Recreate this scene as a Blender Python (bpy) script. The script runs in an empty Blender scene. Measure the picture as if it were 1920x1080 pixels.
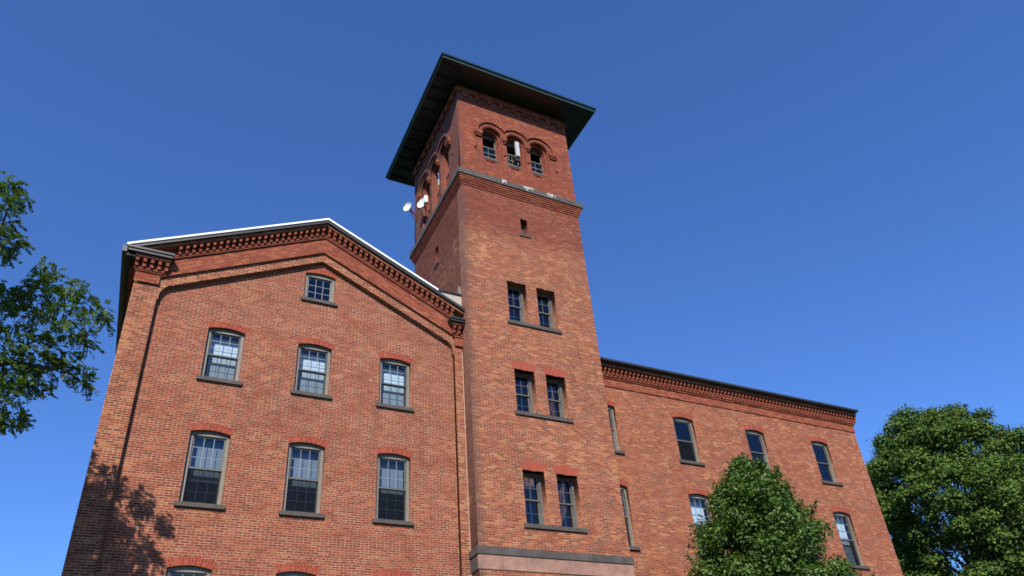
import bpy, bmesh, math, random
import numpy as np
from mathutils import Vector, Matrix
R = math.radians
sc = bpy.context.scene
COL = sc.collection

# ------------------------------------------------------------------ camera
cam_d = bpy.data.cameras.new('camera')
cam = bpy.data.objects.new('camera', cam_d); COL.objects.link(cam)
CR = Vector((0.8970427722743737, -0.436400168521327, -0.06977934955890161))
CU = Vector((-0.174663981200248, -0.49511767556966324, 0.8510881158903426))
CF = Vector((0.40596398655741056, 0.7512745039285248, 0.5203651231254488))
CP = Vector((-3.6226672, -19.0681690, 1.6))
m = Matrix.Identity(4)
for i in range(3):
    m[i][0] = CR[i]; m[i][1] = CU[i]; m[i][2] = -CF[i]; m[i][3] = CP[i]
cam.matrix_world = m
cam_d.sensor_width = 36.0; cam_d.sensor_fit = 'HORIZONTAL'
cam_d.lens = 1380.13 / 1920 * 36.0
cam_d.shift_y = 130 / 1920
cam_d.clip_start = 0.1; cam_d.clip_end = 5000
sc.camera = cam

# ------------------------------------------------------------------ sky and sun
SUN = Vector((-0.55, -1.0, 0.91)).normalized()
w = bpy.data.worlds.new('World'); sc.world = w; w.use_nodes = True
nt = w.node_tree; bg = nt.nodes['Background']
sky = nt.nodes.new('ShaderNodeTexSky'); sky.sky_type = 'NISHITA'; sky.sun_disc = False
sky.sun_elevation = math.asin(SUN.z); sky.sun_rotation = math.atan2(SUN.x, SUN.y)
sky.altitude = 0; sky.air_density = 1.0; sky.dust_density = 0.0; sky.ozone_density = 10.0
tint = nt.nodes.new('ShaderNodeMix'); tint.data_type = 'RGBA'; tint.blend_type = 'MULTIPLY'; tint.inputs[0].default_value = 1
tint.inputs[7].default_value = (.89, 1.03, 1.27, 1)      # the clear deep blue of a dry autumn day
nt.links.new(sky.outputs[0], tint.inputs[6]); nt.links.new(tint.outputs[2], bg.inputs[0]); bg.inputs[1].default_value = 0.10
sd = bpy.data.lights.new('sun', 'SUN'); sd.energy = 5.0; sd.angle = R(0.5); sd.color = (1.0, 0.93, 0.82)
so = bpy.data.objects.new('sun', sd); COL.objects.link(so)
so.rotation_euler = SUN.to_track_quat('Z', 'Y').to_euler(); so.location = (-30, -60, 60)
sc.view_settings.view_transform = 'Standard'; sc.view_settings.look = 'None'
sc.view_settings.exposure = 0.70; sc.view_settings.gamma = 1.0
sc.cycles.filter_width = 1.7

# ------------------------------------------------------------------ materials
def mat(name):
    M = bpy.data.materials.new(name); M.use_nodes = True
    return M, M.node_tree, M.node_tree.nodes['Principled BSDF']
def N(nt, t, **kw):
    n = nt.nodes.new(t)
    for k, v in kw.items(): setattr(n, k, v)
    return n
def ramp(nt, stops, src=None, interp='LINEAR'):
    r = N(nt, 'ShaderNodeValToRGB'); r.color_ramp.interpolation = interp
    e = r.color_ramp.elements
    while len(e) < len(stops): e.new(0.5)
    for i, (p, c) in enumerate(stops):
        e[i].position = p; e[i].color = (*c, 1) if len(c) == 3 else c
    if src is not None: nt.links.new(src, r.inputs[0])
    return r
def mixc(nt, fac, a, b, mode='MIX'):
    n = N(nt, 'ShaderNodeMix', data_type='RGBA', blend_type=mode)
    L = nt.links.new
    for s, v in ((0, fac), (6, a), (7, b)):
        if hasattr(v, 'links') or hasattr(v, 'is_linked'): L(v, n.inputs[s])
        else: n.inputs[s].default_value = v if s == 0 else (*v, 1)
    return n.outputs[2]
def math_(nt, op, a, b=None, clamp=False):
    n = N(nt, 'ShaderNodeMath', operation=op, use_clamp=clamp)
    for i, v in enumerate((a, b)):
        if v is None: continue
        if hasattr(v, 'is_linked'): nt.links.new(v, n.inputs[i])
        else: n.inputs[i].default_value = v
    return n.outputs[0]
def noise(nt, vec, scale, detail=3, rough=.55):
    n = N(nt, 'ShaderNodeTexNoise'); n.inputs['Scale'].default_value = scale
    n.inputs['Detail'].default_value = detail; n.inputs['Roughness'].default_value = rough
    if vec is not None: nt.links.new(vec, n.inputs['Vector'])
    return n.outputs['Fac']
def mapping(nt, vec, scale=(1, 1, 1), loc=(0, 0, 0)):
    n = N(nt, 'ShaderNodeMapping'); nt.links.new(vec, n.inputs[0])
    n.inputs['Scale'].default_value = scale; n.inputs['Location'].default_value = loc
    return n.outputs[0]

def brick_mat(name, dark, red, lite, pale, mortar, pale_amt=.5, mort_amt=.8, patch=.5, white=.3, headers=7, spread=.8, zone=None, grime=None):
    """zone: (z, soft, dark, red, lite) another brick above that height. grime: (x, width) soot along a vertical arris"""
    M, nt, bs = mat(name); L = nt.links.new
    uv = N(nt, 'ShaderNodeUVMap').outputs[0]
    pos = N(nt, 'ShaderNodeNewGeometry').outputs['Position']
    jit = N(nt, 'ShaderNodeTexNoise'); jit.inputs['Scale'].default_value = 2.2; L(uv, jit.inputs['Vector'])
    sub = N(nt, 'ShaderNodeVectorMath', operation='SUBTRACT'); L(jit.outputs['Color'], sub.inputs[0]); sub.inputs[1].default_value = (.5, .5, .5)
    scl = N(nt, 'ShaderNodeVectorMath', operation='MULTIPLY'); L(sub.outputs[0], scl.inputs[0]); scl.inputs[1].default_value = (.05, .016, 0)
    add = N(nt, 'ShaderNodeVectorMath', operation='ADD'); L(uv, add.inputs[0]); L(scl.outputs[0], add.inputs[1])
    bt = N(nt, 'ShaderNodeTexBrick'); L(add.outputs[0], bt.inputs['Vector'])
    bt.inputs['Scale'].default_value = 1; bt.inputs['Brick Width'].default_value = .217; bt.inputs['Row Height'].default_value = .066
    bt.inputs['Mortar Size'].default_value = .0078; bt.inputs['Mortar Smooth'].default_value = .25; bt.inputs['Bias'].default_value = 0
    bt.squash_frequency = headers; bt.squash = .5
    bt.inputs['Color1'].default_value = (0, 0, 0, 1); bt.inputs['Color2'].default_value = (1, 1, 1, 1); bt.inputs['Mortar'].default_value = (.5, .5, .5, 1)
    rnd = bt.outputs['Color']
    big = noise(nt, uv, .5, 4)
    v = math_(nt, 'ADD', math_(nt, 'ADD', math_(nt, 'MULTIPLY', rnd, spread), .5 - spread / 2), math_(nt, 'MULTIPLY', math_(nt, 'SUBTRACT', big, .5), patch * 1.6))
    base = ramp(nt, [(0.02, dark), (.3, tuple(a * .62 + b * .38 for a, b in zip(red, dark))), (.62, red), (.97, lite)], v).outputs[0]
    keep = None
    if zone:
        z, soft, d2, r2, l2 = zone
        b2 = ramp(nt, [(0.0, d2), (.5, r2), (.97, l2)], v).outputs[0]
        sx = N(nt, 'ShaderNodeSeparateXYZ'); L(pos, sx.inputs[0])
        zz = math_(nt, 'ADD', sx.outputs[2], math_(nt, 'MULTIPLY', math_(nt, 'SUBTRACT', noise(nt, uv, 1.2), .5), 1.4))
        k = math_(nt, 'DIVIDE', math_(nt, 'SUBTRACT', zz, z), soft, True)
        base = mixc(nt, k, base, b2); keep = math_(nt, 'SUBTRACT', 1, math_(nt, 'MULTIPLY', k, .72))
    # pale, under-burnt bricks that come in short runs
    pn = noise(nt, mapping(nt, uv, (1.5, 8, 1)), 1.0, 3, .6)
    pz = noise(nt, mapping(nt, uv, (.5, .5, 1), (7, 3, 0)), 1.0, 2)
    pk = math_(nt, 'MULTIPLY', ramp(nt, [(.89, (0, 0, 0)), (.97, (1, 1, 1))], math_(nt, 'ADD', pn, math_(nt, 'MULTIPLY', rnd, .5))).outputs[0], ramp(nt, [(.38, (.12, .12, .12)), (.62, (1, 1, 1))], pz).outputs[0])
    if keep: pk = math_(nt, 'MULTIPLY', pk, keep)
    base = mixc(nt, math_(nt, 'MULTIPLY', pk, pale_amt), base, pale)
    dn = noise(nt, mapping(nt, uv, (3.4, 14, 1), (2, 9, 0)), 1.0, 2)
    base = mixc(nt, math_(nt, 'MULTIPLY', ramp(nt, [(.84, (0, 0, 0)), (.94, (1, 1, 1))], math_(nt, 'ADD', dn, math_(nt, 'MULTIPLY', math_(nt, 'SUBTRACT', 1, rnd), .5))).outputs[0], .45), base, dark)
    # mortar, smeared and worn unevenly
    mk = math_(nt, 'MULTIPLY', bt.outputs['Fac'], ramp(nt, [(.3, (.25, .25, .25)), (.62, (1, 1, 1))], noise(nt, mapping(nt, uv, (1, 1.3, 1), (5, 1, 0)), 1.6, 5, .7)).outputs[0])
    if keep: mk = math_(nt, 'MULTIPLY', mk, keep)
    base = mixc(nt, math_(nt, 'MULTIPLY', mk, mort_amt), base, mortar)
    sk = math_(nt, 'MULTIPLY', ramp(nt, [(.5, (0, 0, 0)), (.72, (1, 1, 1))], noise(nt, mapping(nt, uv, (3.2, .22, 1), (1, 4, 0)), 1.0, 5, .65)).outputs[0], ramp(nt, [(.42, (0, 0, 0)), (.6, (1, 1, 1))], noise(nt, mapping(nt, uv, (.3, .3, 1), (9, 2, 0)), 1.0, 2)).outputs[0])
    base = mixc(nt, math_(nt, 'MULTIPLY', sk, .34), base, (.07, .03, .024))
    # lime bloom
    wn = noise(nt, uv, 9, 4, .7); wz = noise(nt, mapping(nt, uv, (1, 1, 1), (3, 11, 0)), .45, 3)
    wk = math_(nt, 'MULTIPLY', ramp(nt, [(.56, (0, 0, 0)), (.7, (1, 1, 1))], wn).outputs[0], ramp(nt, [(.48, (.05, .05, .05)), (.66, (1, 1, 1))], wz).outputs[0])
    base = mixc(nt, math_(nt, 'MULTIPLY', wk, white), base, (.36, .29, .25))
    if grime:
        gx, gw = grime
        sx = N(nt, 'ShaderNodeSeparateXYZ'); L(pos, sx.inputs[0])
        d = math_(nt, 'ADD', math_(nt, 'SUBTRACT', sx.outputs[0], gx), math_(nt, 'MULTIPLY', math_(nt, 'SUBTRACT', noise(nt, pos, 1.5, 5, .7), .45), gw * 1.6))
        k = math_(nt, 'SUBTRACT', 1, math_(nt, 'DIVIDE', d, gw), True)
        base = mixc(nt, math_(nt, 'MULTIPLY', k, .6), base, (.07, .045, .04))
    L(base, bs.inputs['Base Color']); bs.inputs['Roughness'].default_value = .9
    bs.inputs['Specular IOR Level'].default_value = .2
    h = math_(nt, 'ADD', math_(nt, 'MULTIPLY', bt.outputs['Fac'], -1.0), math_(nt, 'MULTIPLY', noise(nt, uv, 22, 4), .6))
    h = math_(nt, 'ADD', h, math_(nt, 'MULTIPLY', rnd, .45))
    bp = N(nt, 'ShaderNodeBump'); bp.inputs['Strength'].default_value = .8; bp.inputs['Distance'].default_value = .012
    L(h, bp.inputs['Height']); L(bp.outputs[0], bs.inputs['Normal'])
    return M

def plain(name, col, rough=.6, var=.15, nscale=3.0, metal=0, bump=0, spec=.5):
    M, nt, bs = mat(name)
    tc = N(nt, 'ShaderNodeTexCoord').outputs['Object']
    n = noise(nt, tc, nscale, 5, .6)
    c = ramp(nt, [(.25, tuple(x * (1 - var) for x in col)), (.75, tuple(min(1, x * (1 + var)) for x in col))], n).outputs[0]
    nt.links.new(c, bs.inputs['Base Color']); bs.inputs['Roughness'].default_value = rough
    bs.inputs['Metallic'].default_value = metal; bs.inputs['Specular IOR Level'].default_value = spec
    if bump:
        b = N(nt, 'ShaderNodeBump'); b.inputs['Strength'].default_value = bump; b.inputs['Distance'].default_value = .01
        nt.links.new(noise(nt, tc, nscale * 8, 4), b.inputs['Height']); nt.links.new(b.outputs[0], bs.inputs['Normal'])
    return M

DK, RD, LT = (0.106, 0.030, 0.017), (0.191, 0.047, 0.023), (0.255, 0.081, 0.037)
PALE = (0.346, 0.143, 0.060); MORT = (0.462, 0.315, 0.217)
M_BRICK = brick_mat('brick_gable', DK, RD, LT, PALE, (.47, .315, .22), .4, .78, .34, .45, spread=.62)
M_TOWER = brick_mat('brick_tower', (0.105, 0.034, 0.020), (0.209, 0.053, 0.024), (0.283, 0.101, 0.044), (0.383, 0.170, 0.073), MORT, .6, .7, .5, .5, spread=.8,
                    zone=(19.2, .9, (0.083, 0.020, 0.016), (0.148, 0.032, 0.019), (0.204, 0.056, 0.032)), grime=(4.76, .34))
M_WING = brick_mat('brick_wing', (0.111, 0.032, 0.019), (0.209, 0.053, 0.024), (0.278, 0.096, 0.042), (0.383, 0.176, 0.075), MORT, .6, .62, .4, .25, spread=.65)
M_CORN = brick_mat('brick_cornice', (0.120, 0.026, 0.016), (0.195, 0.041, 0.022), (0.246, 0.067, 0.032), (0.315, 0.136, 0.056), (0.265, 0.123, 0.072), .5, .75, .4, .35, spread=1.0)
M_STRIP = brick_mat('brick_strip', (0.111, 0.032, 0.017), (0.204, 0.053, 0.024), (0.266, 0.091, 0.040), (0.346, 0.149, 0.063), MORT, .7, .8, .4, .2, spread=1.0)
M_BELF = brick_mat('brick_belfry', (0.105, 0.025, 0.016), (0.185, 0.038, 0.020), (0.241, 0.066, 0.032), (0.358, 0.149, 0.073), (0.309, 0.181, 0.130), .35, .4, .35, .55,
                   grime=(4.76, .22))
M_ARCH = brick_mat('brick_arch', (0.171, 0.027, 0.015), (0.228, 0.038, 0.019), (0.266, 0.058, 0.029), (0.278, 0.091, 0.043), (0.309, 0.143, 0.097), .2, .85, .2, .2)
M_LINTEL = plain('red_stone', (0.234, 0.043, 0.020), .85, .22, 4, bump=.3)
M_TSIDE = brick_mat('brick_tower_side', (0.062, 0.018, 0.014), (0.124, 0.034, 0.017), (0.171, 0.056, 0.029), (0.339, 0.149, 0.063), MORT, .55, .3, .6, .3,  # left face: stained brick, darkened further to put its grazing-sun shade into the colour
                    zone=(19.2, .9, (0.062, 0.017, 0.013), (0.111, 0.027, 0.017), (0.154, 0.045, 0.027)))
M_SILL = plain('dark_sill', (.052, .042, .036), .8, .35, 5, bump=.4)
M_BELT = plain('dark_stone', (0.0546, 0.0462, 0.0420), .85, .4, 3, bump=.5)
M_BROWN = plain('brownstone', (0.2310, 0.1260, 0.0945), .85, .35, 3.0, bump=.3)
M_FRAME = plain('taupe_paint', (0.145, 0.128, 0.104), .55, .12, 4)
M_SASHT = plain('taupe_sash', (0.0840, 0.0770, 0.0665), .55, .12, 4)
M_SASHDK = plain('dark_sash', (0.0420, 0.0420, 0.0420), .5, .15, 4)
M_GFRAME = plain('grey_weathered', (0.1330, 0.1330, 0.1260), .7, .3, 6)
M_ROOF = plain('dark_green_metal', (0.0070, 0.0154, 0.0147), .35, .2, 2)
M_FASCIA = plain('dark_bronze', (0.0245, 0.0238, 0.0238), .4, .2, 3)
M_EAVE = plain('green_fascia', (0.0210, 0.0525, 0.0504), .38, .15, 3)
M_WHITE = plain('white_metal', (0.7380, 0.7470, 0.7560), .3, .04, 3)
M_ANT = plain('antenna_plastic', (0.3500, 0.3570, 0.3640), .5, .08, 4)
M_GREY = plain('weathered_panel', (0.2940, 0.2730, 0.2310), .8, .2, 2.5, bump=.2)
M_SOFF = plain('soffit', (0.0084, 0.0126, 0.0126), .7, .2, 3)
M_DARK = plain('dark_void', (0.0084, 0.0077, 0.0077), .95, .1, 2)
M_BLIND = plain('white_blind', (0.7560, 0.7650, 0.7740), .8, .03, 6)
M_BLINDG = plain('grey_blind', (0.2100, 0.2240, 0.2380), .8, .05, 6)
M_CAULK = plain('caulk', (0.3500, 0.2310, 0.1750), .8, .1, 6)
M_BLACK = plain('black_iron', (0.0140, 0.0140, 0.0140), .5, .1, 6)
M_STAIN = plain('lime_stain', (.33, .32, .30), .9, .25, 14)
M_MUNTD = plain('dark_muntin', (0.0910, 0.0945, 0.0980), .6, .1, 5)
M_TFRAME = plain('dark_frame', (0.0805, 0.0770, 0.0700), .65, .3, 6)
M_MUNT = plain('muntin', (0.1750, 0.1890, 0.2100), .5, .05, 4)

def glass(name, tint=(.80, .86, .9), ior=1.75, minref=.035):
    M, nt, bs = mat(name); nt.nodes.remove(bs); L = nt.links.new
    out = nt.nodes['Material Output']
    tr = N(nt, 'ShaderNodeBsdfTransparent'); tr.inputs[0].default_value = (*tint, 1)
    gl = N(nt, 'ShaderNodeBsdfGlossy'); gl.inputs[0].default_value = (.9, .95, 1, 1); gl.inputs['Roughness'].default_value = .015
    lw = N(nt, 'ShaderNodeLayerWeight'); lw.inputs[0].default_value = .5
    fr = math_(nt, 'MULTIPLY', math_(nt, 'POWER', lw.outputs['Facing'], 4.0), .45)
    pos = N(nt, 'ShaderNodeNewGeometry').outputs['Position']
    bp = N(nt, 'ShaderNodeBump'); bp.inputs['Strength'].default_value = .12; bp.inputs['Distance'].default_value = .02
    L(noise(nt, pos, 2.5, 1), bp.inputs['Height']); L(bp.outputs[0], gl.inputs['Normal'])
    mx = N(nt, 'ShaderNodeMixShader'); L(math_(nt, 'ADD', fr, minref), mx.inputs[0])
    L(tr.outputs[0], mx.inputs[1]); L(gl.outputs[0], mx.inputs[2]); L(mx.outputs[0], out.inputs[0])
    return M
M_GLASS = glass('window_glass')
def screen(name, k):
    M, nt, bs = mat(name); L = nt.links.new
    bs.inputs['Base Color'].default_value = (.010, .011, .013, 1); bs.inputs['Roughness'].default_value = .8; bs.inputs['Specular IOR Level'].default_value = .03
    tr = N(nt, 'ShaderNodeBsdfTransparent'); mx = N(nt, 'ShaderNodeMixShader'); mx.inputs[0].default_value = k
    L(tr.outputs[0], mx.inputs[1]); L(bs.outputs[0], mx.inputs[2]); L(mx.outputs[0], nt.nodes['Material Output'].inputs[0])
    return M
M_SCREEN = screen('insect_screen', .38); M_SCREENL = screen('fine_screen', .2)
def leaf_mat(name, stops, trans=.35, rough=.5):
    M, nt, bs = mat(name); L = nt.links.new
    g = N(nt, 'ShaderNodeNewGeometry')
    c = ramp(nt, stops, g.outputs['Random Per Island']).outputs[0]
    L(c, bs.inputs['Base Color']); bs.inputs['Roughness'].default_value = rough; bs.inputs['Specular IOR Level'].default_value = .25
    tl = N(nt, 'ShaderNodeBsdfTranslucent'); L(mixc(nt, 1.0, c, (1.0, 1.15, .5), 'MULTIPLY'), tl.inputs[0])
    mx = N(nt, 'ShaderNodeMixShader'); mx.inputs[0].default_value = trans
    L(bs.outputs[0], mx.inputs[1]); L(tl.outputs[0], mx.inputs[2]); L(mx.outputs[0], nt.nodes['Material Output'].inputs[0])
    return M
M_LOCUST = leaf_mat('locust_leaf', [(0, (0.0451, 0.0820, 0.0164)), (.6, (0.0820, 0.1394, 0.0287)), (1, (0.1394, 0.1968, 0.0451))], .38, .6)
M_MAPLE = leaf_mat('maple_leaf', [(0, (0.0213, 0.0525, 0.0082)), (.6, (.054, .107, .014)), (.95, (.112, .17, .024)), (1, (0.1640, 0.0902, 0.0246))], .16, .8)
M_SMALL = leaf_mat('young_leaf', [(0, (0.0230, 0.0508, 0.0082)), (.6, (0.0508, 0.1050, 0.0148)), (.95, (0.1066, 0.1722, 0.0328)), (1, (0.1476, 0.1066, 0.0410))], .25, .45)
M_BARK = plain('bark', (.16, .125, .10), .9, .35, 5, bump=.8)
M_BARKD = plain('dark_bark', (.07, .055, .045), .9, .35, 6, bump=.8)

# ------------------------------------------------------------------ mesh helpers
class MB:
    def __init__(s): s.v = []; s.f = []; s.uv = []
    def face(s, pts, uvs=None):
        i = len(s.v); s.v += [tuple(p) for p in pts]; s.f.append(list(range(i, i + len(pts)))); s.uv.append(uvs)
    def box(s, x0, x1, y0, y1, z0, z1):
        a = [(x0, y0, z0), (x1, y0, z0), (x1, y1, z0), (x0, y1, z0), (x0, y0, z1), (x1, y0, z1), (x1, y1, z1), (x0, y1, z1)]
        for q in ((0, 1, 5, 4), (1, 2, 6, 5), (2, 3, 7, 6), (3, 0, 4, 7), (4, 5, 6, 7), (3, 2, 1, 0)): s.face([a[k] for k in q])
        return s
    def prism(s, poly, y0, y1):
        """poly (x,z) counter-clockwise seen from -y; y0 the front"""
        s.face([(x, y0, z) for x, z in poly]); s.face([(x, y1, z) for x, z in reversed(poly)])
        n = len(poly)
        for i in range(n):
            a, b = poly[i], poly[(i + 1) % n]
            s.face([(a[0], y0, a[1]), (a[0], y1, a[1]), (b[0], y1, b[1]), (b[0], y0, b[1])])
        return s
    def tube(s, pts, rad, n=8):
        pts = [Vector(p) for p in pts]; rings = []
        for i, p in enumerate(pts):
            d = (pts[min(i + 1, len(pts) - 1)] - pts[max(i - 1, 0)]).normalized()
            a = d.orthogonal().normalized(); b = d.cross(a)
            r = rad[i] if hasattr(rad, '__len__') else rad
            rings.append([p + (a * math.cos(2 * math.pi * k / n) + b * math.sin(2 * math.pi * k / n)) * r for k in range(n)])
        # keep rings from twisting
        for i in range(1, len(rings)):
            best = min(range(n), key=lambda o: sum((rings[i][(k + o) % n] - rings[i - 1][k]).length for k in range(n)))
            rings[i] = rings[i][best:] + rings[i][:best]
        for A, B in zip(rings, rings[1:]):
            for k in range(n): s.face([A[k], A[(k + 1) % n], B[(k + 1) % n], B[k]])
        s.face(rings[0][::-1]); s.face(rings[-1])
        return s
    def mesh(s, name, material, smooth=False):
        me = bpy.data.meshes.new(name); me.from_pydata(s.v, [], s.f); me.materials.append(material)
        box_uv(me, s.uv)
        if smooth: me.shade_smooth()
        return me
def box_uv(me, given=None):
    lay = me.uv_layers.new(name='UVMap'); co = me.vertices
    for p in me.polygons:
        n = p.normal; a = (abs(n.x), abs(n.y), abs(n.z)); g = given[p.index] if given and p.index < len(given) else None
        for k, li in enumerate(p.loop_indices):
            c = co[me.loops[li].vertex_index].co
            if g: lay.data[li].uv = g[k]
            elif a[1] >= a[0] and a[1] >= a[2]: lay.data[li].uv = (c.x, c.z)
            elif a[0] >= a[2]: lay.data[li].uv = (c.y + .11, c.z)
            else: lay.data[li].uv = (c.x, c.y + .03)
def slab(name, outer, holes, y0, y1, material):
    """wall panel in the x-z plane with openings cut right through"""
    cu = bpy.data.curves.new(name, 'CURVE'); cu.dimensions = '2D'; cu.fill_mode = 'BOTH'; cu.extrude = (y1 - y0) / 2
    for pl in [outer] + list(holes):
        sp = cu.splines.new('POLY'); sp.points.add(len(pl) - 1); sp.use_cyclic_u = True
        for q, (x, z) in zip(sp.points, pl): q.co = (x, z, 0, 1)
    o = bpy.data.objects.new(name, cu); me = bpy.data.meshes.new_from_object(o)
    bpy.data.objects.remove(o); bpy.data.curves.remove(cu)
    ym = (y0 + y1) / 2
    for v in me.vertices:
        x, z, t = v.co; v.co = (x, ym - t, z)
    me.update(); me.materials.clear(); me.materials.append(material); me.name = name
    while me.uv_layers: me.uv_layers.remove(me.uv_layers[0])
    box_uv(me)
    return me
def rect(x0, x1, z0, z1): return [(x0, z0), (x1, z0), (x1, z1), (x0, z1)]
def seg_open(xc, wd, z0, zs, rise, n=10):
    """opening with a segmental head: zs springing"""
    r = ((wd / 2) ** 2 + rise ** 2) / (2 * rise); zc = zs + rise - r; a = math.asin(wd / 2 / r)
    return [(xc - wd / 2, z0), (xc + wd / 2, z0)] + [(xc + r * math.sin(a - 2 * a * i / n), zc + r * math.cos(a - 2 * a * i / n)) for i in range(n + 1)]
def round_open(xc, hw, z0, zs, n=16):
    return [(xc - hw, z0), (xc + hw, z0)] + [(xc + hw * math.cos(math.pi * i / n), zs + hw * math.sin(math.pi * i / n)) for i in range(n + 1)]

BASE = {}
def thing(name, label, cat, loc=(0, 0, 0), group=None):
    o = bpy.data.objects.new(name, None); o.location = loc; COL.objects.link(o)
    o['label'] = label; o['category'] = cat
    if group: o['group'] = group
    o.empty_display_size = .5
    BASE[o] = Vector(loc); return o
def part(name, me, parent, loc=(0, 0, 0), rotz=0, label=None):
    """loc is in the world for a part of a thing, in the parent's frame for a sub-part"""
    o = bpy.data.objects.new(name, me); COL.objects.link(o); o.parent = parent
    o.location = Vector(loc) - BASE[parent] if parent in BASE else Vector(loc)
    o.rotation_euler = (0, 0, rotz)
    if label: o['label'] = label
    return o
def tag(o, label=None, cat=None, group=None, kind=None):
    for k, v in (('label', label), ('category', cat), ('group', group), ('kind', kind)):
        if v: o[k] = v
    return o

# ------------------------------------------------------------------ ground
g = MB(); g.face([(-1500, -1500, 0), (1500, -1500, 0), (1500, 1500, 0), (-1500, 1500, 0)])
M_LAWN, nt_, bs_ = mat('lawn')
tc_ = N(nt_, 'ShaderNodeTexCoord').outputs['Object']
nt_.links.new(ramp(nt_, [(.3, (.03, .05, .015)), (.7, (.055, .08, .025))], noise(nt_, tc_, .6, 6)).outputs[0], bs_.inputs['Base Color']); bs_.inputs['Roughness'].default_value = .95
o = bpy.data.objects.new('ground', g.mesh('ground', M_LAWN)); COL.objects.link(o); o['kind'] = 'structure'
g = MB().box(-60, 80, -24, -14, .004, .008)
o = bpy.data.objects.new('road', g.mesh('road', plain('asphalt', (.05, .05, .052), .9, .2, 1.5))); COL.objects.link(o); o['kind'] = 'structure'

# ------------------------------------------------------------------ windows
def grid_sash(wd, ht, cols, rows, mb_s, rail=.05, y=0., t=.035):
    """sash frame (rails and stiles) lying from (−wd/2,0) to (wd/2,ht)"""
    x = wd / 2
    mb_s.box(-x, -x + rail, y, y + t, 0, ht); mb_s.box(x - rail, x, y, y + t, 0, ht)
    mb_s.box(-x + rail, x - rail, y + .001, y + t, 0, rail); mb_s.box(-x + rail, x - rail, y + .001, y + t, ht - rail, ht)
def muntins(wd, ht, cols, rows, mb, rail, y, bar=.015, z0=0):
    iw, ih = wd - 2 * rail, ht - 2 * rail
    for c in range(1, cols):
        xx = -iw / 2 + iw * c / cols; mb.box(xx - bar / 2, xx + bar / 2, y, y + .010, z0 + rail, z0 + ht - rail)
    for r in range(1, rows):
        zz = z0 + rail + ih * r / rows; mb.box(-iw / 2, iw / 2, y + .002, y + .009, zz - bar / 2, zz + bar / 2)
CACHE = {}
def window_meshes(key, wd, ht, rise, cols, rows, frame_m, sash_m, fw=.09, meet=.5, single=False, munt_m=None):
    """everything in a frame with origin at the middle of the sill, at the wall face; +y goes inwards"""
    if key in CACHE: return CACHE[key]
    d = {}
    zs = ht
    # frame: outer follows the brick opening, inner is square-headed
    outer = seg_open(0, wd - .006, .0, zs, rise) if rise else rect(-wd / 2 + .003, wd / 2 - .003, 0, zs)
    inner = rect(-wd / 2 + fw, wd / 2 - fw, .055, zs - fw * .65)
    d['frame'] = slab('window_frame', outer, [inner], 0, .10, frame_m)
    iw = wd - 2 * fw; ih = zs - fw * .65 - .055; z0 = .055
    up = z0 + ih * (1 - meet)
    s1 = MB(); s2 = MB(); mu1 = MB(); mu2 = MB(); g1 = MB(); g2 = MB()
    rl = .042
    if single:
        grid_sash(iw, ih, cols, rows, s1, rl, .045); muntins(iw, ih, cols, rows, mu1, rl, .049)
        g1.box(-iw / 2 + rl, iw / 2 - rl, .060, .063, rl, ih - rl)
        d['upper'] = (s1.mesh('sash', sash_m), g1.mesh('pane', M_GLASS), mu1.mesh('muntin_grid', munt_m), z0)
    else:
        h1 = z0 + ih - up
        grid_sash(iw, h1, cols, rows, s1, rl, .040); muntins(iw, h1, cols, rows, mu1, rl, .044)
        g1.box(-iw / 2 + rl, iw / 2 - rl, .055, .058, rl, h1 - rl)
        d['upper'] = (s1.mesh('sash', sash_m), g1.mesh('pane', M_GLASS), mu1.mesh('muntin_grid', munt_m), up)
        h2 = up - z0 + .03
        grid_sash(iw, h2, cols, rows, s2, rl, .078); muntins(iw, h2, cols, rows, mu2, rl, .0975)
        g2.box(-iw / 2 + rl, iw / 2 - rl, .093, .096, rl, h2 - rl)
        d['lower'] = (s2.mesh('sash', sash_m), g2.mesh('pane', M_GLASS), mu2.mesh('muntin_grid', munt_m), z0)
        sc_ = MB().box(-iw / 2 + .01, iw / 2 - .01, .052, .0535, .01, h2 - .03)
        d['screen'] = (sc_.mesh('insect_screen', M_SCREENL if key[0] == 'g' and key[1] < 1.7 else M_SCREEN), z0)
    CACHE[key] = d; return d
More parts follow.
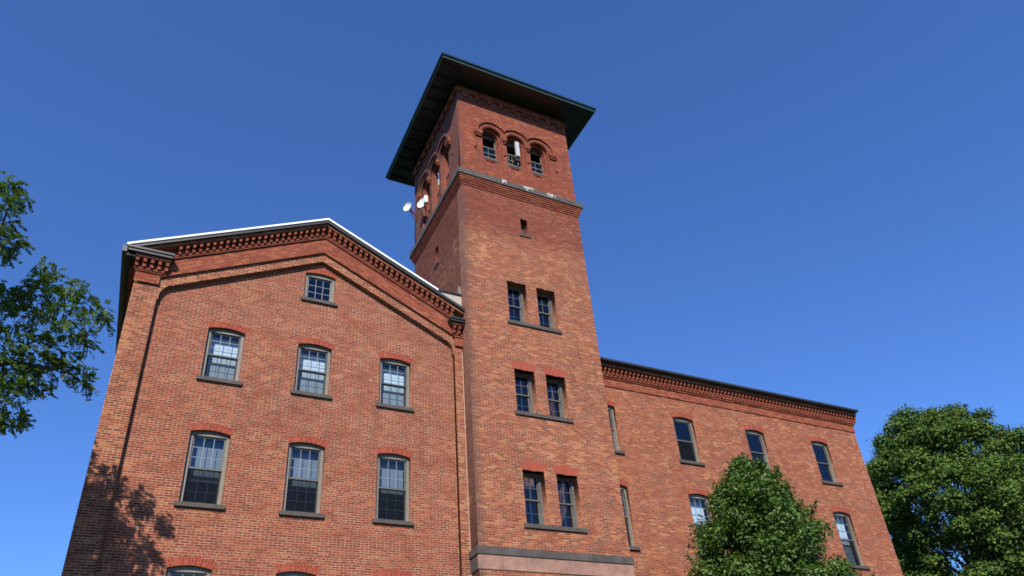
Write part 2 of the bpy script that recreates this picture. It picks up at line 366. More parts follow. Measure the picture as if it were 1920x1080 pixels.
def arch_mesh(key, wd, ht, rise, th):
    k = ('arch', key)
    if k in CACHE: return CACHE[k]
    r = ((wd / 2) ** 2 + rise ** 2) / (2 * rise); zc = ht + rise - r; a = math.asin(wd / 2 / r); n = 14
    mb = MB(); r2 = r + th; y0, y1 = -.006, .09; a2 = a * 1.06
    def P(rr, t): return (rr * math.sin(t), zc + rr * math.cos(t))
    prev = None
    for i in range(n):
        t0 = -a + 2 * a * i / n; t1 = -a + 2 * a * (i + 1) / n
        u0 = -a2 + 2 * a2 * i / n; u1 = -a2 + 2 * a2 * (i + 1) / n
        q = [P(r, t0), P(r, t1), P(r2, u1), P(r2, u0)]
        L0, L1 = t0 * r, t1 * r
        # bricks stand on end: u runs up the arch, v along it
        mb.face([(x, y0, z) for x, z in q], [(0.012, L0), (0.012, L1), (th + .012, L1), (th + .012, L0)])
        mb.face([(q[1][0], y0, q[1][1]), (q[0][0], y0, q[0][1]), (q[0][0], y1, q[0][1]), (q[1][0], y1, q[1][1])])
        mb.face([(q[3][0], y0, q[3][1]), (q[2][0], y0, q[2][1]), (q[2][0], y1, q[2][1]), (q[3][0], y1, q[3][1])])
        if i == 0: mb.face([(q[0][0], y0, q[0][1]), (q[3][0], y0, q[3][1]), (q[3][0], y1, q[3][1]), (q[0][0], y1, q[0][1])])
        if i == n - 1: mb.face([(q[2][0], y0, q[2][1]), (q[1][0], y0, q[1][1]), (q[1][0], y1, q[1][1]), (q[2][0], y1, q[2][1])])
    CACHE[k] = mb.mesh('brick_arch', M_ARCH); return CACHE[k]
def sill_mesh(wd, over=.09, h=.11, proj=.07, depth=.12):
    k = ('sill', wd, over, h, proj)
    if k not in CACHE:
        x = wd / 2 + over
        mb = MB(); mb.prism([(-x, -h), (x, -h), (x, 0), (-x, 0)], -proj, depth)
        CACHE[k] = mb.mesh('sill', M_SILL)
    return CACHE[k]
def blind_mesh(wd, h, m_):
    k = ('blind', wd, h, m_.name)
    if k not in CACHE: CACHE[k] = MB().box(-wd / 2, wd / 2, 0, .006, 0, h).mesh('blind', m_)
    return CACHE[k]
def place_window(b, key, x, y, z, wd, ht, rise, cols, rows, frame_m, sash_m, recess=.07, blind=None, screen_=True, arch=.21, sill=True, rotz=0, single=False, meet=.5, label=None, mm=None):
    """blind: (material, fraction covered from the top)"""
    d = window_meshes(key, wd, ht, rise, cols, rows, frame_m, sash_m, single=single, meet=meet, munt_m=mm or M_MUNT)
    c, s = math.cos(rotz), math.sin(rotz)
    wn = part('window', d['frame'], b, (x - s * recess, y + c * recess, z), rotz, label)
    for k in ('upper', 'lower'):
        if k in d:
            sm, gm, mm, zz = d[k]
            part('sash', sm, wn, (0, 0, zz)); part('pane', gm, wn, (0, 0, zz)); part('muntin_grid', mm, wn, (0, 0, zz))
    if screen_ and 'screen' in d: part('insect_screen', d['screen'][0], wn, (0, 0, d['screen'][1]))
    if arch and rise: part('brick_arch', arch_mesh(key, wd, ht, rise, arch), wn, (0, -recess, 0))
    if sill: part('sill', sill_mesh(wd), wn, (0, -recess, -.002))
    if blind:
        h = (ht - .12) * blind[1]; part('blind', blind_mesh(wd - .2, round(h, 3), blind[0]), wn, (0, .26, ht - .07 - h))
    return wn

# ================================================================== gabled block
GX0, GX1, GB = -5.112, 4.76, 24.0
MS = .497
gable = thing('gabled_brick_building', 'wide red brick gabled building left of the tower with corbelled rake cornice', 'building', (-.2, 8, 0))
WS = 2.511
rows = [('z3', 12.209, 13.818), ('z2', 8.613, 10.568), ('z1', 5.03, 6.99), ('z0', 1.5, 3.4)]
holes = []
for _, zb, zt in rows:
    for i in (-1, 0, 1): holes.append(seg_open(i * WS, 1.0, zb, zt, .08))
holes.append(seg_open(0, .944, 15.524, 16.50, .07))
ZR = 18.36
part('wall', slab('gable_wall', [(GX0, 0), (GX1 - .003, 0), (GX1 - .003, ZR - MS * GX1), (0, ZR), (GX0, ZR + MS * GX0)], holes, 0, .32, M_BRICK), gable)
# pilasters and raking strip, one raised border round the sunk panel
PX = 4.47; HB = .15
def curve_br(sgn):
    pts = []
    cx_, cz_ = 4.10, 14.40        # concave quarter from the pilaster edge up to the rake
    for i in range(9):
        t = i / 8 * math.pi / 2
        pts.append((sgn * (cx_ + (PX - cx_ - .03) * math.cos(t)), cz_ + .50 * math.sin(t)))
    return pts
Lc = curve_br(-1); Rc = curve_br(1)
border = [(GX0, 0), (-PX, 0), (-PX, 14.35), (-PX + .03, 14.35)] + Lc[1:] + [(-4.10, 14.93), (0, 16.975), (4.10, 14.93)] + Rc[::-1][:-1] + [(PX - .03, 14.35), (PX, 14.35), (PX, 0), (GX1 - .004, 0), (GX1 - .004, 17.29 - MS * GX1), (0, 17.29), (GX0, 17.29 + MS * GX0)]
part('pilaster_border', slab('pilaster_border', border, [], -HB, 0.002, M_STRIP), gable)
# side, back
mb = MB(); mb.box(GX0 + .004, GX0 + .32, .325, GB, 0, 15.80); part('wall', mb.mesh('side_wall', M_BRICK), gable)
mb = MB(); mb.box(4.44, 4.755, 4.6, GB, 0, 15.80); part('wall', mb.mesh('side_wall', M_BRICK), gable)
mb = MB(); mb.prism([(GX0 + .33, 0), (4.43, 0), (4.43, 16.14), (0, 18.342), (GX0 + .33, 15.965)], GB - .3, GB - .01); part('wall', mb.mesh('back_wall', M_BRICK), gable)
def chevron(z0, z1, yf, yb, xa, xb, material, name):
    """raking band between the offsets z0..z1 at the ridge, courses running up the slope"""
    mb = MB(); k = math.sqrt(1 + MS * MS)
    def A(x, zo): return (x, zo - MS * abs(x))
    for (x0, x1) in ((xa, 0), (0, xb)):
        q = [A(x0, z0), A(x1, z0), A(x1, z1), A(x0, z1)]
        mb.face([(x, yf, z) for x, z in q], [(x * k, zz) for (x, _), zz in zip(q, (z0, z0, z1, z1))])
        mb.face([(q[3][0], yf, q[3][1]), (q[2][0], yf, q[2][1]), (q[2][0], yb, q[2][1]), (q[3][0], yb, q[3][1])])
        mb.face([(q[1][0], yf, q[1][1]), (q[0][0], yf, q[0][1]), (q[0][0], yb, q[0][1]), (q[1][0], yb, q[1][1])])
    for x, fl in ((xa, 1), (xb, 0)):
        a, b = A(x, z0), A(x, z1)
        q = [(a[0], yf, a[1]), (b[0], yf, b[1]), (b[0], yb, b[1]), (a[0], yb, a[1])]
        mb.face(q if fl else q[::-1])
    return mb.mesh(name, material)
XL, XRr = GX0 - .02, GX1 - .006
part('frieze', chevron(17.288, 17.860, -0.225, .003, -4.6, 4.62, M_CORN, 'frieze'), gable)
cor = part('raking_cornice', chevron(17.862, 17.955, -0.275, .004, -4.45, 4.55, M_CORN, 'corbel_course'), gable)
part('corbel_course', chevron(17.910, 17.957, -0.295, -0.276, -4.42, 4.55, M_CORN, 'corbel_course'), cor)
part('backing_band', chevron(17.959, 18.225, -0.195, .005, -5.0, 4.74, M_CORN, 'backing_band'), cor)
part('crown_band', chevron(18.227, 18.350, -0.425, .006, -5.05, 4.74, M_STRIP, 'crown_band'), cor)
# stepped brackets
def bracket_mesh(sgn, bw=.078):
    k = ('br', sgn)
    if k in CACHE: return CACHE[k]
    mb = MB(); h = bw / 2
    def q(za, zb, w2): return [(-w2, za + sgn * MS * w2), (w2, za - sgn * MS * w2), (w2, zb - sgn * MS * w2), (-w2, zb + sgn * MS * w2)]
    mb.prism(q(.0, .135, h), -.335, -.196); mb.prism(q(.137, .264, h), -.395, -.197)
    CACHE[k] = mb.mesh('bracket', M_CORN); return CACHE[k]
nb = 23
for sgn, x0, x1 in ((-1, -4.12, -.10), (1, .10, 4.36)):
    n = round(abs(x1 - x0) / .174)
    for i in range(n + 1):
        x = x0 + (x1 - x0) * i / n
        part('bracket', bracket_mesh(sgn), cor, (x, 0, 17.960 - MS * abs(x)))
# roof
rf = MB(); RZ = 18.43
def roofpoly(z0, z1, xa, xb): return [(xa, z0 + MS * xa), (0, z0), (xb, z0 - MS * xb), (xb, z1 - MS * xb), (0, z1), (xa, z1 + MS * xa)]
rf.prism(roofpoly(18.352, 18.445, -5.46, 4.75), -.47, GB)
roof = part('roof', rf.mesh('roof', M_FASCIA), gable)
fa = MB(); fa.prism(roofpoly(18.325, 18.43, -5.44, 4.75), -.51, -.471); part('rake_fascia', fa.mesh('rake_fascia', M_FASCIA), roof)
wt = MB(); wt.prism(roofpoly(18.432, 18.498, -5.47, 3.80), -.54, -.30); part('drip_edge', wt.mesh('drip_edge', M_WHITE), roof, label='bright white metal edge along the gable')
rc = MB(); rc.prism([(-.22, 18.40), (0, 18.51), (.22, 18.40), (.22, 18.46), (0, 18.57), (-.22, 18.46)], -.2, GB); part('ridge_cap', rc.mesh('ridge_cap', M_FASCIA), roof)
# left eave: gutter, fascia and soffit running back
ev = MB(); ev.box(-5.56, -5.44, -.45, GB, 15.54, 15.73); part('gutter', ev.mesh('gutter', M_FASCIA), roof)
ev = MB(); ev.box(-5.438, GX0 - .002, -.40, GB, 15.46, 15.54); part('soffit', ev.mesh('soffit', M_SOFF), roof)
# side cornice bands along the left wall
ev = MB(); ev.box(GX0 - .20, GX0 + .002, .10, GB, 15.25, 15.50); part('side_cornice', ev.mesh('side_cornice', M_CORN), gable)
# cornice returns on the two pilasters
def cap(x0, x1, nbk, nm):
    mb = MB(); mb.box(x0 - .02, x1, -0.2220, -0.1895, 14.795, 15.115)
    c = part('cornice_return', mb.mesh(nm, M_CORN), gable)
    mb = MB(); mb.box(x0 - .05, x1 + .05, -0.2550, -0.1880, 15.117, 15.170); mb.box(x0 - .08, x1 + .08, -0.2800, -0.1870, 15.172, 15.225); part('corbel_course', mb.mesh('corbel_course', M_CORN), c)
    mb = MB(); mb.box(x0 - .02, x1 + .08, -0.2300, -0.1860, 15.227, 15.490); part('backing_band', mb.mesh('backing_band', M_CORN), c)
    lo, hi = x0 - .03, x1 + .12
    for i in range(nbk):
        x = lo + (hi - lo) * i / max(1, nbk - 1)
        b = MB(); b.box(x - .040, x + .040, -0.3350, -0.2310, 15.228, 15.360); b.box(x - .040, x + .040, -0.3950, -0.2320, 15.362, 15.488)
        part('bracket', b.mesh('bracket', M_CORN), c)
    mb = MB(); mb.box(x0 - .10, x1 + .20, -0.4250, -0.1850, 15.491, 15.575); part('crown_band', mb.mesh('crown_band', M_STRIP), c)
    mb = MB(); mb.box(x0 - .30, x1 + .23, -0.5100, -0.1840, 15.577, 15.640); mb.box(x0 - .33, x1 + .26, -0.5450, -0.1830, 15.660, 15.725); mb.box(x0 - .30, x1 + .23, -0.4900, -0.1820, 15.640, 15.660)
    part('crown_moulding', mb.mesh('crown_moulding', M_FASCIA), c)
    return c
cap(GX0, -4.49, 5, 'cornice_return')
# right return runs into the tower
mb = MB(); mb.box(4.47, 4.757, -0.2220, -0.1895, 14.695, 15.015); c = part('cornice_return', mb.mesh('cornice_return', M_CORN), gable)
mb = MB(); mb.box(4.42, 4.756, -0.2550, -0.1880, 15.017, 15.070); mb.box(4.39, 4.756, -0.2800, -0.1870, 15.072, 15.125); part('corbel_course', mb.mesh('corbel_course', M_CORN), c)
for x in (4.42, 4.60):
    b = MB(); b.box(x - .040, x + .040, -0.3350, -0.2260, 15.128, 15.260); b.box(x - .040, x + .040, -0.3950, -0.2270, 15.262, 15.388); part('bracket', b.mesh('bracket', M_CORN), c)
mb = MB(); mb.box(4.30, 4.756, -0.4250, -0.1850, 15.391, 15.475); part('crown_band', mb.mesh('crown_band', M_STRIP), c)
mb = MB(); mb.box(4.24, 4.755, -0.5100, -0.1840, 15.477, 15.530); mb.box(4.22, 4.754, -0.5400, -0.1830, 15.550, 15.615); mb.box(4.25, 4.755, -0.4900, -0.1845, 15.530, 15.550); part('crown_moulding', mb.mesh('crown_moulding', M_FASCIA), c)
# metal clad infill between roof slope and tower
mb = MB(); mb.prism([(3.92, 16.62), (4.752, 16.21), (4.752, 16.74), (3.86, 16.74)], -.26, 4.4); part('roof_cricket', mb.mesh('roof_cricket', M_GREY), gable, label='pale weathered triangular panel wedged between roof edge and tower')
mb = MB(); mb.box(3.78, 4.756, -.31, 4.4, 16.742, 16.80); part('cricket_cap', mb.mesh('cricket_cap', M_FASCIA), gable)
mb = MB(); mb.box(4.66, 4.756, -.24, -.18, 16.802, 17.16); part('flashing', mb.mesh('flashing', M_FRAME), gable)
# windows
B3 = (M_BLIND, 1.0)
for zi, (nm, zb, zt) in enumerate(rows):
    for i in (-1, 0, 1):
        bl = {0: (M_BLIND, 1.0), 1: (M_BLINDG, (.64, .60, .52)[i + 1]), 2: (M_BLINDG, .8), 3: None}[zi]
        place_window(gable, ('g', round(zt - zb, 3)), i * WS, 0, zb, 1.0, zt - zb, .08, 3, 3, M_FRAME, M_SASHT if zi else M_SASHDK, blind=bl, recess=.095)
place_window(gable, 'attic', 0, 0, 15.524, .944, .976, .07, 3, 3, M_FRAME, M_FRAME, single=True, screen_=False, blind=None, arch=.2)

# ================================================================== tower
TX0, TX1, TY0, TY1 = 4.76, 9.865, -.687, 4.503
TXC, TYC = (TX0 + TX1) / 2, (TY0 + TY1) / 2
tower = thing('brick_tower', 'tall square red brick tower with overhanging dark green roof and arched belfry openings', 'tower', (TXC, TYC, 0))
tb, tw = .215, .747
trows = [(15.834, 17.547), (12.327, 13.912), (8.625, 10.332)]
holes = []
for zb, zt in trows:
    for s in (-1, 1):
        xc = TXC + s * (tb + tw / 2); holes.append(rect(xc - tw / 2, xc + tw / 2, zb, zt))
holes.append(rect(7.15, 7.44, 19.95, 20.74))
WT = .42
ZB0 = 21.70
part('wall', slab('tower_front', rect(TX0, TX1, 0, ZB0), holes, TY0, TY0 + WT, M_TOWER), tower)
def rot_face(me, k):
    """copy of a front-face mesh turned k quarter turns about the tower axis"""
    m2 = me.copy(); M4 = Matrix.Translation((TXC, TYC, 0)) @ Matrix.Rotation(k * math.pi / 2, 4, 'Z') @ Matrix.Translation((-TXC, -TYC, 0))
    m2.transform(M4); return m2
# left side: front-face frame turned -90 deg about the axis; x' along it runs front(right) to back(left)
HX = (TX1 - TX0) / 2; HY = (TY1 - TY0) / 2
def side_slab(name, z0, z1, holes, material, th=WT, inset=WT + .002):
    """wall of the left face; holes given as y ranges"""
    me = slab(name, rect(TY0 + inset, TY1 - inset, z0, z1), holes, 0, th, material)
    for v in me.vertices:
        yy, t, z = v.co; v.co = (TX0 + t, yy, z)
    me.flip_normals(); me.update(); return me
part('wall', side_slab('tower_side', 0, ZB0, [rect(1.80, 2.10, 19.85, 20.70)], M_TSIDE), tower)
mb = MB(); mb.box(TX1 - WT, TX1, TY0 + WT + .002, TY1 - WT - .002, 0, ZB0); part('wall', mb.mesh('tower_side', M_TOWER), tower)
mb = MB(); mb.box(TX0, TX1, TY1 - WT, TY1, 0, ZB0); part('wall', mb.mesh('tower_back', M_TOWER), tower)
for zz in (11.2, 14.9, 18.6, 21.2):
    pass
# slit dressings
mb = MB(); mb.box(7.06, 7.53, TY0 - .04, TY0 + .25, 19.86, 19.948); part('slit_sill', mb.mesh('slit_sill', M_SILL), tower)
mb = MB(); mb.box(TX0 - .04, TX0 + .2, 1.74, 2.16, 19.74, 19.848); part('slit_sill', mb.mesh('slit_sill', M_SILL), tower)
mb = MB(); mb.box(7.16, 7.43, TY0 + .28, TY0 + .30, 19.95, 20.74); part('slit_shutter', mb.mesh('slit_shutter', M_SASHDK), tower)
mb = MB(); mb.box(TX0 + .30, TX0 + .32, 1.81, 2.09, 19.85, 20.70); part('slit_shutter', mb.mesh('slit_shutter', M_SASHDK), tower)
# windows of the tower
lint_cache = {}
def lintel_mesh():
    if 'l' not in lint_cache:
        x = tw / 2; mb = MB()
        mb.prism([(-x - .015, 0), (x + .015, 0), (x + .10, .27), (.115, .27), (.11, .325), (-.11, .325), (-.115, .27), (-x - .10, .27)], -.012, .20)
        mb.prism([(-.085, -.02), (.085, -.02), (.10, .315), (-.10, .315)], -.022, -.0125)
        lint_cache['l'] = mb
    return lint_cache['l']
ML1 = lintel_mesh().mesh('lintel', M_LINTEL); ML0 = lintel_mesh().mesh('lintel', M_STRIP)
for ri, (zb, zt) in enumerate(trows):
    for s in (-1, 1):
        xc = TXC + s * (tb + tw / 2)
        wn = place_window(tower, ('t', round(zt - zb, 3)), xc, TY0, zb, tw, zt - zb, 0, 2, 2, M_TFRAME, M_TFRAME, recess=.26, screen_=False, arch=0, sill=False, mm=M_MUNTD)
        part('lintel', ML0 if ri == 0 else ML1, wn, (0, -.26, zt - zb))
    x = tb + tw + .10
    mb = MB(); mb.box(TXC - x, TXC + x, TY0 - .06, TY0 + .30, zb - .125, zb - .001); part('window_sill', mb.mesh('window_sill', M_SILL), tower)
# lower stone belt
def ring(mb, pr, z0, z1, x0=TX0, x1=TX1, y0=TY0, y1=TY1, th=.2):
    mb.box(x0 - pr, x1 + pr, y0 - pr, y0 + .05, z0, z1); mb.box(x0 - pr, x1 + pr, y1 - .05, y1 + pr, z0, z1)
    mb.box(x0 - pr, x0 + .05, y0 + .05, y1 - .05, z0, z1); mb.box(x1 - .05, x1 + pr, y0 + .05, y1 - .05, z0, z1)
    return mb
mb = MB(); mb.box(TX0 - .06, TX1 + .06, TY0 - .06, TY0 + .05, 7.636, 7.83); mb.box(TX0 - .06, TX0 + .05, TY0 + .05, -.104, 7.636, 7.83)
mb.prism([(TX0 - .06, 7.83), (TX1 + .06, 7.83), (TX1 + .02, 7.86), (TX0 - .02, 7.86)], TY0 - .03, TY0 + .04)
belt = part('stone_belt', mb.mesh('stone_belt', M_BELT), tower)
nblk = 7; bw = (TX1 - TX0 + .06) / nblk
for i in range(nblk):
    xa = TX0 - .03 + i * bw; mb = MB(); mb.box(xa + .004, xa + bw - .004, TY0 - .03, TY0 + .05, 7.222, 7.634); part('stone_block', mb.mesh('stone_block', M_BROWN), belt)
mb = MB(); mb.box(TX0 - .028, TX0 + .05, TY0 + .052, -.104, 7.222, 7.634); part('stone_block', mb.mesh('stone_block', M_BELT), belt)
# corbelled upper belt
mb = MB()
for k in range(5): ring(mb, .03 + .028 * k, 21.70 + .082 * k, 21.70 + .082 * k + .060)
for k in range(5): ring(mb, .008 + .028 * k, 21.760 + .082 * k, 21.70 + .082 * (k + 1))
part('corbel_band', mb.mesh('corbel_band', M_CORN), tower)
mb = MB(); ring(mb, .185, 22.111, 22.36)
a, b_ = .185, .0
for (p, q) in (((TX0, TY0), (TX1, TY0)), ((TX1, TY0), (TX1, TY1)), ((TX1, TY1), (TX0, TY1)), ((TX0, TY1), (TX0, TY0))):
    d = Vector((q[0] - p[0], q[1] - p[1], 0)).normalized(); n = Vector((d.y, -d.x, 0))
    P0 = Vector((p[0], p[1], 0)); Q0 = Vector((q[0], q[1], 0))
    mb.face([P0 + n * .18 - d * .18 + Vector((0, 0, 22.361)), Q0 + n * .18 + d * .18 + Vector((0, 0, 22.361)), Q0 - n * .004 - d * .004 + Vector((0, 0, 22.52)), P0 - n * .004 + d * .004 + Vector((0, 0, 22.52))])
ub = part('stone_belt', mb.mesh('stone_belt', M_BELT), tower)

# belfry stage: one face built at the front, then turned to the other three sides
BZ0, BZ1 = 22.20, 27.36
SP = 1.078; bays = [TXC + SP * k - .03 for k in (-1, 0, 1)]
ZS = 24.90          # springing
H1, H2 = .43, .355  # half widths of outer and inner order
ZW = 23.86          # window sill
putlogs = [(bays[0] - .75, 23.95), (TXC - SP / 2 - .03, 23.95), (TXC + SP / 2 - .03, 23.95), (bays[2] + .78, 23.95)]
F1 = slab('belfry_face', rect(TX0, TX1, ZB0 + .001, BZ1), [round_open(x, H1, 22.50, ZS) for x in bays] + [rect(x - .055, x + .055, z - .06, z + .06) for x, z in putlogs], TY0, TY0 + .13, M_BELF)
F2 = slab('belfry_face', rect(TX0 + .175, TX1 - .175, 22.3, BZ1), [round_open(x, H2, 22.50, ZS) for x in bays], TY0 + .132, TY0 + .25, M_BELF)
F3 = slab('belfry_face', rect(TX0 + .255, TX1 - .255, 22.3, BZ1), [round_open(x, H2 - .025, ZW, ZS) for x in bays] + [rect(x - .20, x + .20, ZW - .24, ZW - .17) for x in bays], TY0 + .252, TY0 + .36, M_BELF)
def arc_ring(xc, zc, r0, r1, clip_l, clip_r, y0, y1, mb, n=28):
    pts = []
    for i in range(n + 1):
        t = math.pi * i / n
        pts.append((math.cos(t), math.sin(t)))
    last = None
    for i in range(n):
        q = []
        for c_, s_ in (pts[i], pts[i + 1]):
            for r_ in (r0, r1): q.append((c_ * r_, s_ * r_))
        a0, a1, b0, b1 = q
        # clip against the middle line between bays
        def cl(p): return (max(-clip_l, min(clip_r, p[0])), p[1])
        if min(abs(p[0]) for p in q) > max(clip_l, clip_r) + 1e-6: continue
        if q[0][0] > clip_r and q[2][0] > clip_r: continue
        if q[0][0] < -clip_l and q[2][0] < -clip_l: continue
        P = [(xc + p[0], zc + p[1]) for p in map(cl, (a0, a1, b1, b0))]
        # poly ordered counter-clockwise from the front
        mb.face([(x, y0, z) for x, z in P])
        mb.face([(P[1][0], y0, P[1][1]), (P[1][0], y1, P[1][1]), (P[2][0], y1, P[2][1]), (P[2][0], y0, P[2][1])])
        mb.face([(P[0][0], y1, P[0][1]), (P[0][0], y0, P[0][1]), (P[3][0], y0, P[3][1]), (P[3][0], y1, P[3][1])])
hood = MB()
for k, x in enumerate(bays):
    h = SP / 2
    cl = 9 if k == 0 else h; cr = 9 if k == 2 else h
    arc_ring(x, ZS, .47, .70, cl, cr, TY0 - .04, TY0 + .01, hood)
    arc_ring(x, ZS, .63, .74, cl, cr, TY0 - .11, TY0 - .041, hood)
    arc_ring(x, ZS, .435, .47, cl, cr, TY0 - .02, TY0 + .01, hood)
FH = hood.mesh('hood_mould', M_BELF)
imp = []
spans = [(bays[0] - .80, bays[0] - H1 - .03), (bays[0] + H1 + .02, bays[1] - H1 - .02), (bays[1] + H1 + .02, bays[2] - H1 - .02), (bays[2] + H1 + .03, bays[2] + .80)]
for a, b_ in spans:
    q = MB()
    q.box(a, b_, TY0 - .125, TY0 + .01, ZS - .17, ZS - .001); q.box(a + .02, b_ - .02, TY0 - .095, TY0 + .01, ZS - .23, ZS - .172); q.box(a + .035, b_ - .035, TY0 - .065, TY0 + .01, ZS - .29, ZS - .232)
    imp.append(q.mesh('impost', M_CORN))
pil = []
# corbel blocks under the eaves
cb = MB()
nn = 9
for i in range(nn):
    x = TX0 + .32 + (TX1 - TX0 - .64) * i / (nn - 1)
    cb.box(x - .10, x + .10, TY0 - .07, TY0 + .01, 26.72, 26.95)
cb.box(TX0 - .07, TX1 + .07, TY0 - .075, TY0 + .01, 26.952, 27.10)
FC = cb.mesh('corbel_table', M_CORN)
bw_meshes = {}
def belfry_window(xc, turn):
    ht = ZS - ZW
    out = round_open(0, H2 + .0, 0, ht)
    key = 'belf'
    if key not in bw_meshes:
        fr = slab('belfry_frame', round_open(0, H2 + .03, 0.0, ht), [rect(-H2 + .045, H2 - .045, .05, ht * .34), rect(-H2 + .045, H2 - .045, ht * .385, ht * .66), rect(-H2 + .07, H2 - .07, ht * .71, ht + .17)], .0, .06, M_TFRAME)
        gl = MB().box(-H2 + .04, H2 - .04, .03, .033, .04, ht * .68).mesh('pane', M_GLASS)
        mu = MB().box(-.012, .012, .015, .028, .05, ht * .68).mesh('muntin_grid', M_TFRAME)
        sl = MB().box(-H2 - .02, H2 + .02, -.14, .02, -.09, -.002).mesh('sill', M_TFRAME)
        bw_meshes[key] = (fr, gl, mu, sl)
    fr, gl, mu, sl = bw_meshes[key]
    v = Vector((xc - TXC, TY0 + .37 - TYC, 0)); v.rotate(Matrix.Rotation(turn * math.pi / 2, 3, 'Z'))
    wn = part('belfry_window', fr, tower, (TXC + v.x, TYC + v.y, ZW), turn * math.pi / 2)
    part('pane', gl, wn); part('muntin_grid', mu, wn); part('sill', sl, wn)
for turn in (0, -1, 1, 2):
    # each face is centred on the tower axis; the plan is all but square
    T = Matrix.Translation((TXC, TYC, 0)) @ Matrix.Rotation(turn * math.pi / 2, 4, 'Z') @ Matrix.Translation((-TXC, -TYC, 0))
    def tr(me):
        if turn == 0: return me
        m2 = me.copy(); m2.transform(T); return m2
    if turn in (1, -1):   # side faces butt between front and back
        F1b = slab('belfry_face', rect(TX0 + .058, TX1 - .058, ZB0 + .001, BZ1), [round_open(x, H1, 22.50, ZS) for x in bays] + [rect(x - .055, x + .055, z - .06, z + .06) for x, z in putlogs], TY0 + .043, TY0 + .173, M_BELF)
        bf = part('belfry_wall', tr(F1b), tower)
    else: bf = part('belfry_wall', tr(F1), tower)
    off = Vector((0, 0, 0))
    part('arcade_order', tr(F2), bf); part('arcade_panel', tr(F3), bf)
    part('hood_mould', tr(FH), bf)
    for q in imp: part('impost', tr(q), bf)
    part('corbel_table', tr(FC), bf)
    for x in bays: belfry_window(x, turn)
# floor slab keeping the belfry dark
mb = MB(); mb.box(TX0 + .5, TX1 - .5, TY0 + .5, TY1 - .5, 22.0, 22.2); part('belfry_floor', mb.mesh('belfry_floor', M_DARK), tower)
# bird lime on the belt under each bay
random.seed(5)
for x, wd in ((bays[0] + .30, .20), (bays[1] + .14, .16), (bays[1] + .36, .26), (bays[2] + .10, .10), (bays[2] + .26, .14), (bays[2] + .42, .05)):
    mb = MB(); n = 7; top = [(x - wd / 2 + wd * i / n, .10 * random.random()) for i in range(n + 1)]
    P = [Vector((xx, TY0 - .188, 22.36 - .03 - .2 * random.random())) for xx, _ in top]; Q = [Vector((xx, TY0 - .187, 22.366)) for xx, _ in top]; S_ = [Vector((xx, TY0 - .03, 22.50)) for xx, _ in top]
    for i in range(n):
        mb.face([P[i], P[i + 1], Q[i + 1], Q[i]]); mb.face([Q[i], Q[i + 1], S_[i + 1], S_[i]])
    part('lime_stain', mb.mesh('lime_stain', M_STAIN), ub)
# roof
OV = 1.024; ZE = 27.53
ex0, ex1, ey0, ey1 = TX0 - OV, TX1 + OV, TY0 - OV, TY1 + OV
mb = MB(); ap = (TXC, TYC, 29.1)
cs = [(ex0, ey0, ZE), (ex1, ey0, ZE), (ex1, ey1, ZE), (ex0, ey1, ZE)]
for i in range(4): mb.face([cs[i], cs[(i + 1) % 4], ap])
cl_ = [(ex0 + .03, ey0 + .03, ZE - .19), (ex1 - .03, ey0 + .03, ZE - .19), (ex1 - .03, ey1 - .03, ZE - .19), (ex0 + .03, ey1 - .03, ZE - .19)]
mb.face(cl_[::-1])
troof = part('roof', mb.mesh('tower_roof', M_ROOF), tower)
mb = MB()
for (x0, x1, y0, y1) in ((ex0, ex1, ey0, ey0 + .05), (ex0, ex1, ey1 - .05, ey1), (ex0, ex0 + .05, ey0 + .05, ey1 - .05), (ex1 - .05, ex1, ey0 + .05, ey1 - .05)):
    mb.box(x0, x1, y0, y1, ZE - .20, ZE - .005)
part('fascia', mb.mesh('fascia', M_EAVE), troof)
mb = MB()
for (x0, x1, y0, y1) in ((ex0 - .05, ex1 + .05, ey0 - .055, ey0 - .002), (ex0 - .05, ex1 + .05, ey1 + .002, ey1 + .05), (ex0 - .055, ex0 - .002, ey0, ey1), (ex1 + .002, ex1 + .055, ey0, ey1)):
    mb.box(x0, x1, y0, y1, ZE - .08, ZE + .01)
part('gutter', mb.mesh('gutter', M_ROOF), troof)
for i in range(12):     # rafters under the eaves, left and front
    t = (i + .5) / 12
    y = ey0 + (ey1 - ey0) * t; x = ex0 + (ex1 - ex0) * t
    mb = MB(); mb.box(ex0 + .06, TX0 - .08, y - .04, y + .04, ZE - .25, ZE - .191); part('rafter', mb.mesh('rafter', M_SOFF), troof)
# mortar line where the gabled block meets the tower
mb = MB(); mb.box(4.734, 4.758, -.162, -.1505, 0, 14.5); part('joint_strip', mb.mesh('joint_strip', M_CAULK), gable)

# ================================================================== right wing
wing = thing('brick_wing', 'long lower red brick wing right of the tower with flat corbelled eaves', 'building', (17, 6, 0))
WY, WX0, WX1, WD = .47, 9.3, 23.8, 13.0
xs = [14.127 + 3.599 * k for k in (-1, 0, 1, 2)]; ww = .973
wrows = [(12.056, 13.827), (8.614, 10.72), (5.03, 7.0), (1.5, 3.4)]
holes = [seg_open(x, ww, zb, zt, .08) for zb, zt in wrows for x in xs]
part('wall', slab('wing_front', rect(WX0, WX1, 0, 15.52), holes, WY, WY + .32, M_WING), wing)
mb = MB(); mb.box(WX1 - .32, WX1, WY + .322, WD, 0, 15.5); part('wall', mb.mesh('wing_side', M_WING), wing)
mb = MB(); mb.box(WX0, WX1, WD + .002, WD + .3, 0, 15.5); part('wall', mb.mesh('wing_back', M_WING), wing)
def wlayer(z0, z1, pr, m_, nm, ex=0):
    mb = MB(); mb.box(TX1 - .2, WX1 + pr + ex, WY - pr, WY + .01, z0, z1); mb.box(WX1 - .01, WX1 + pr, WY + .012, WD, z0, z1); return mb.mesh(nm, m_)
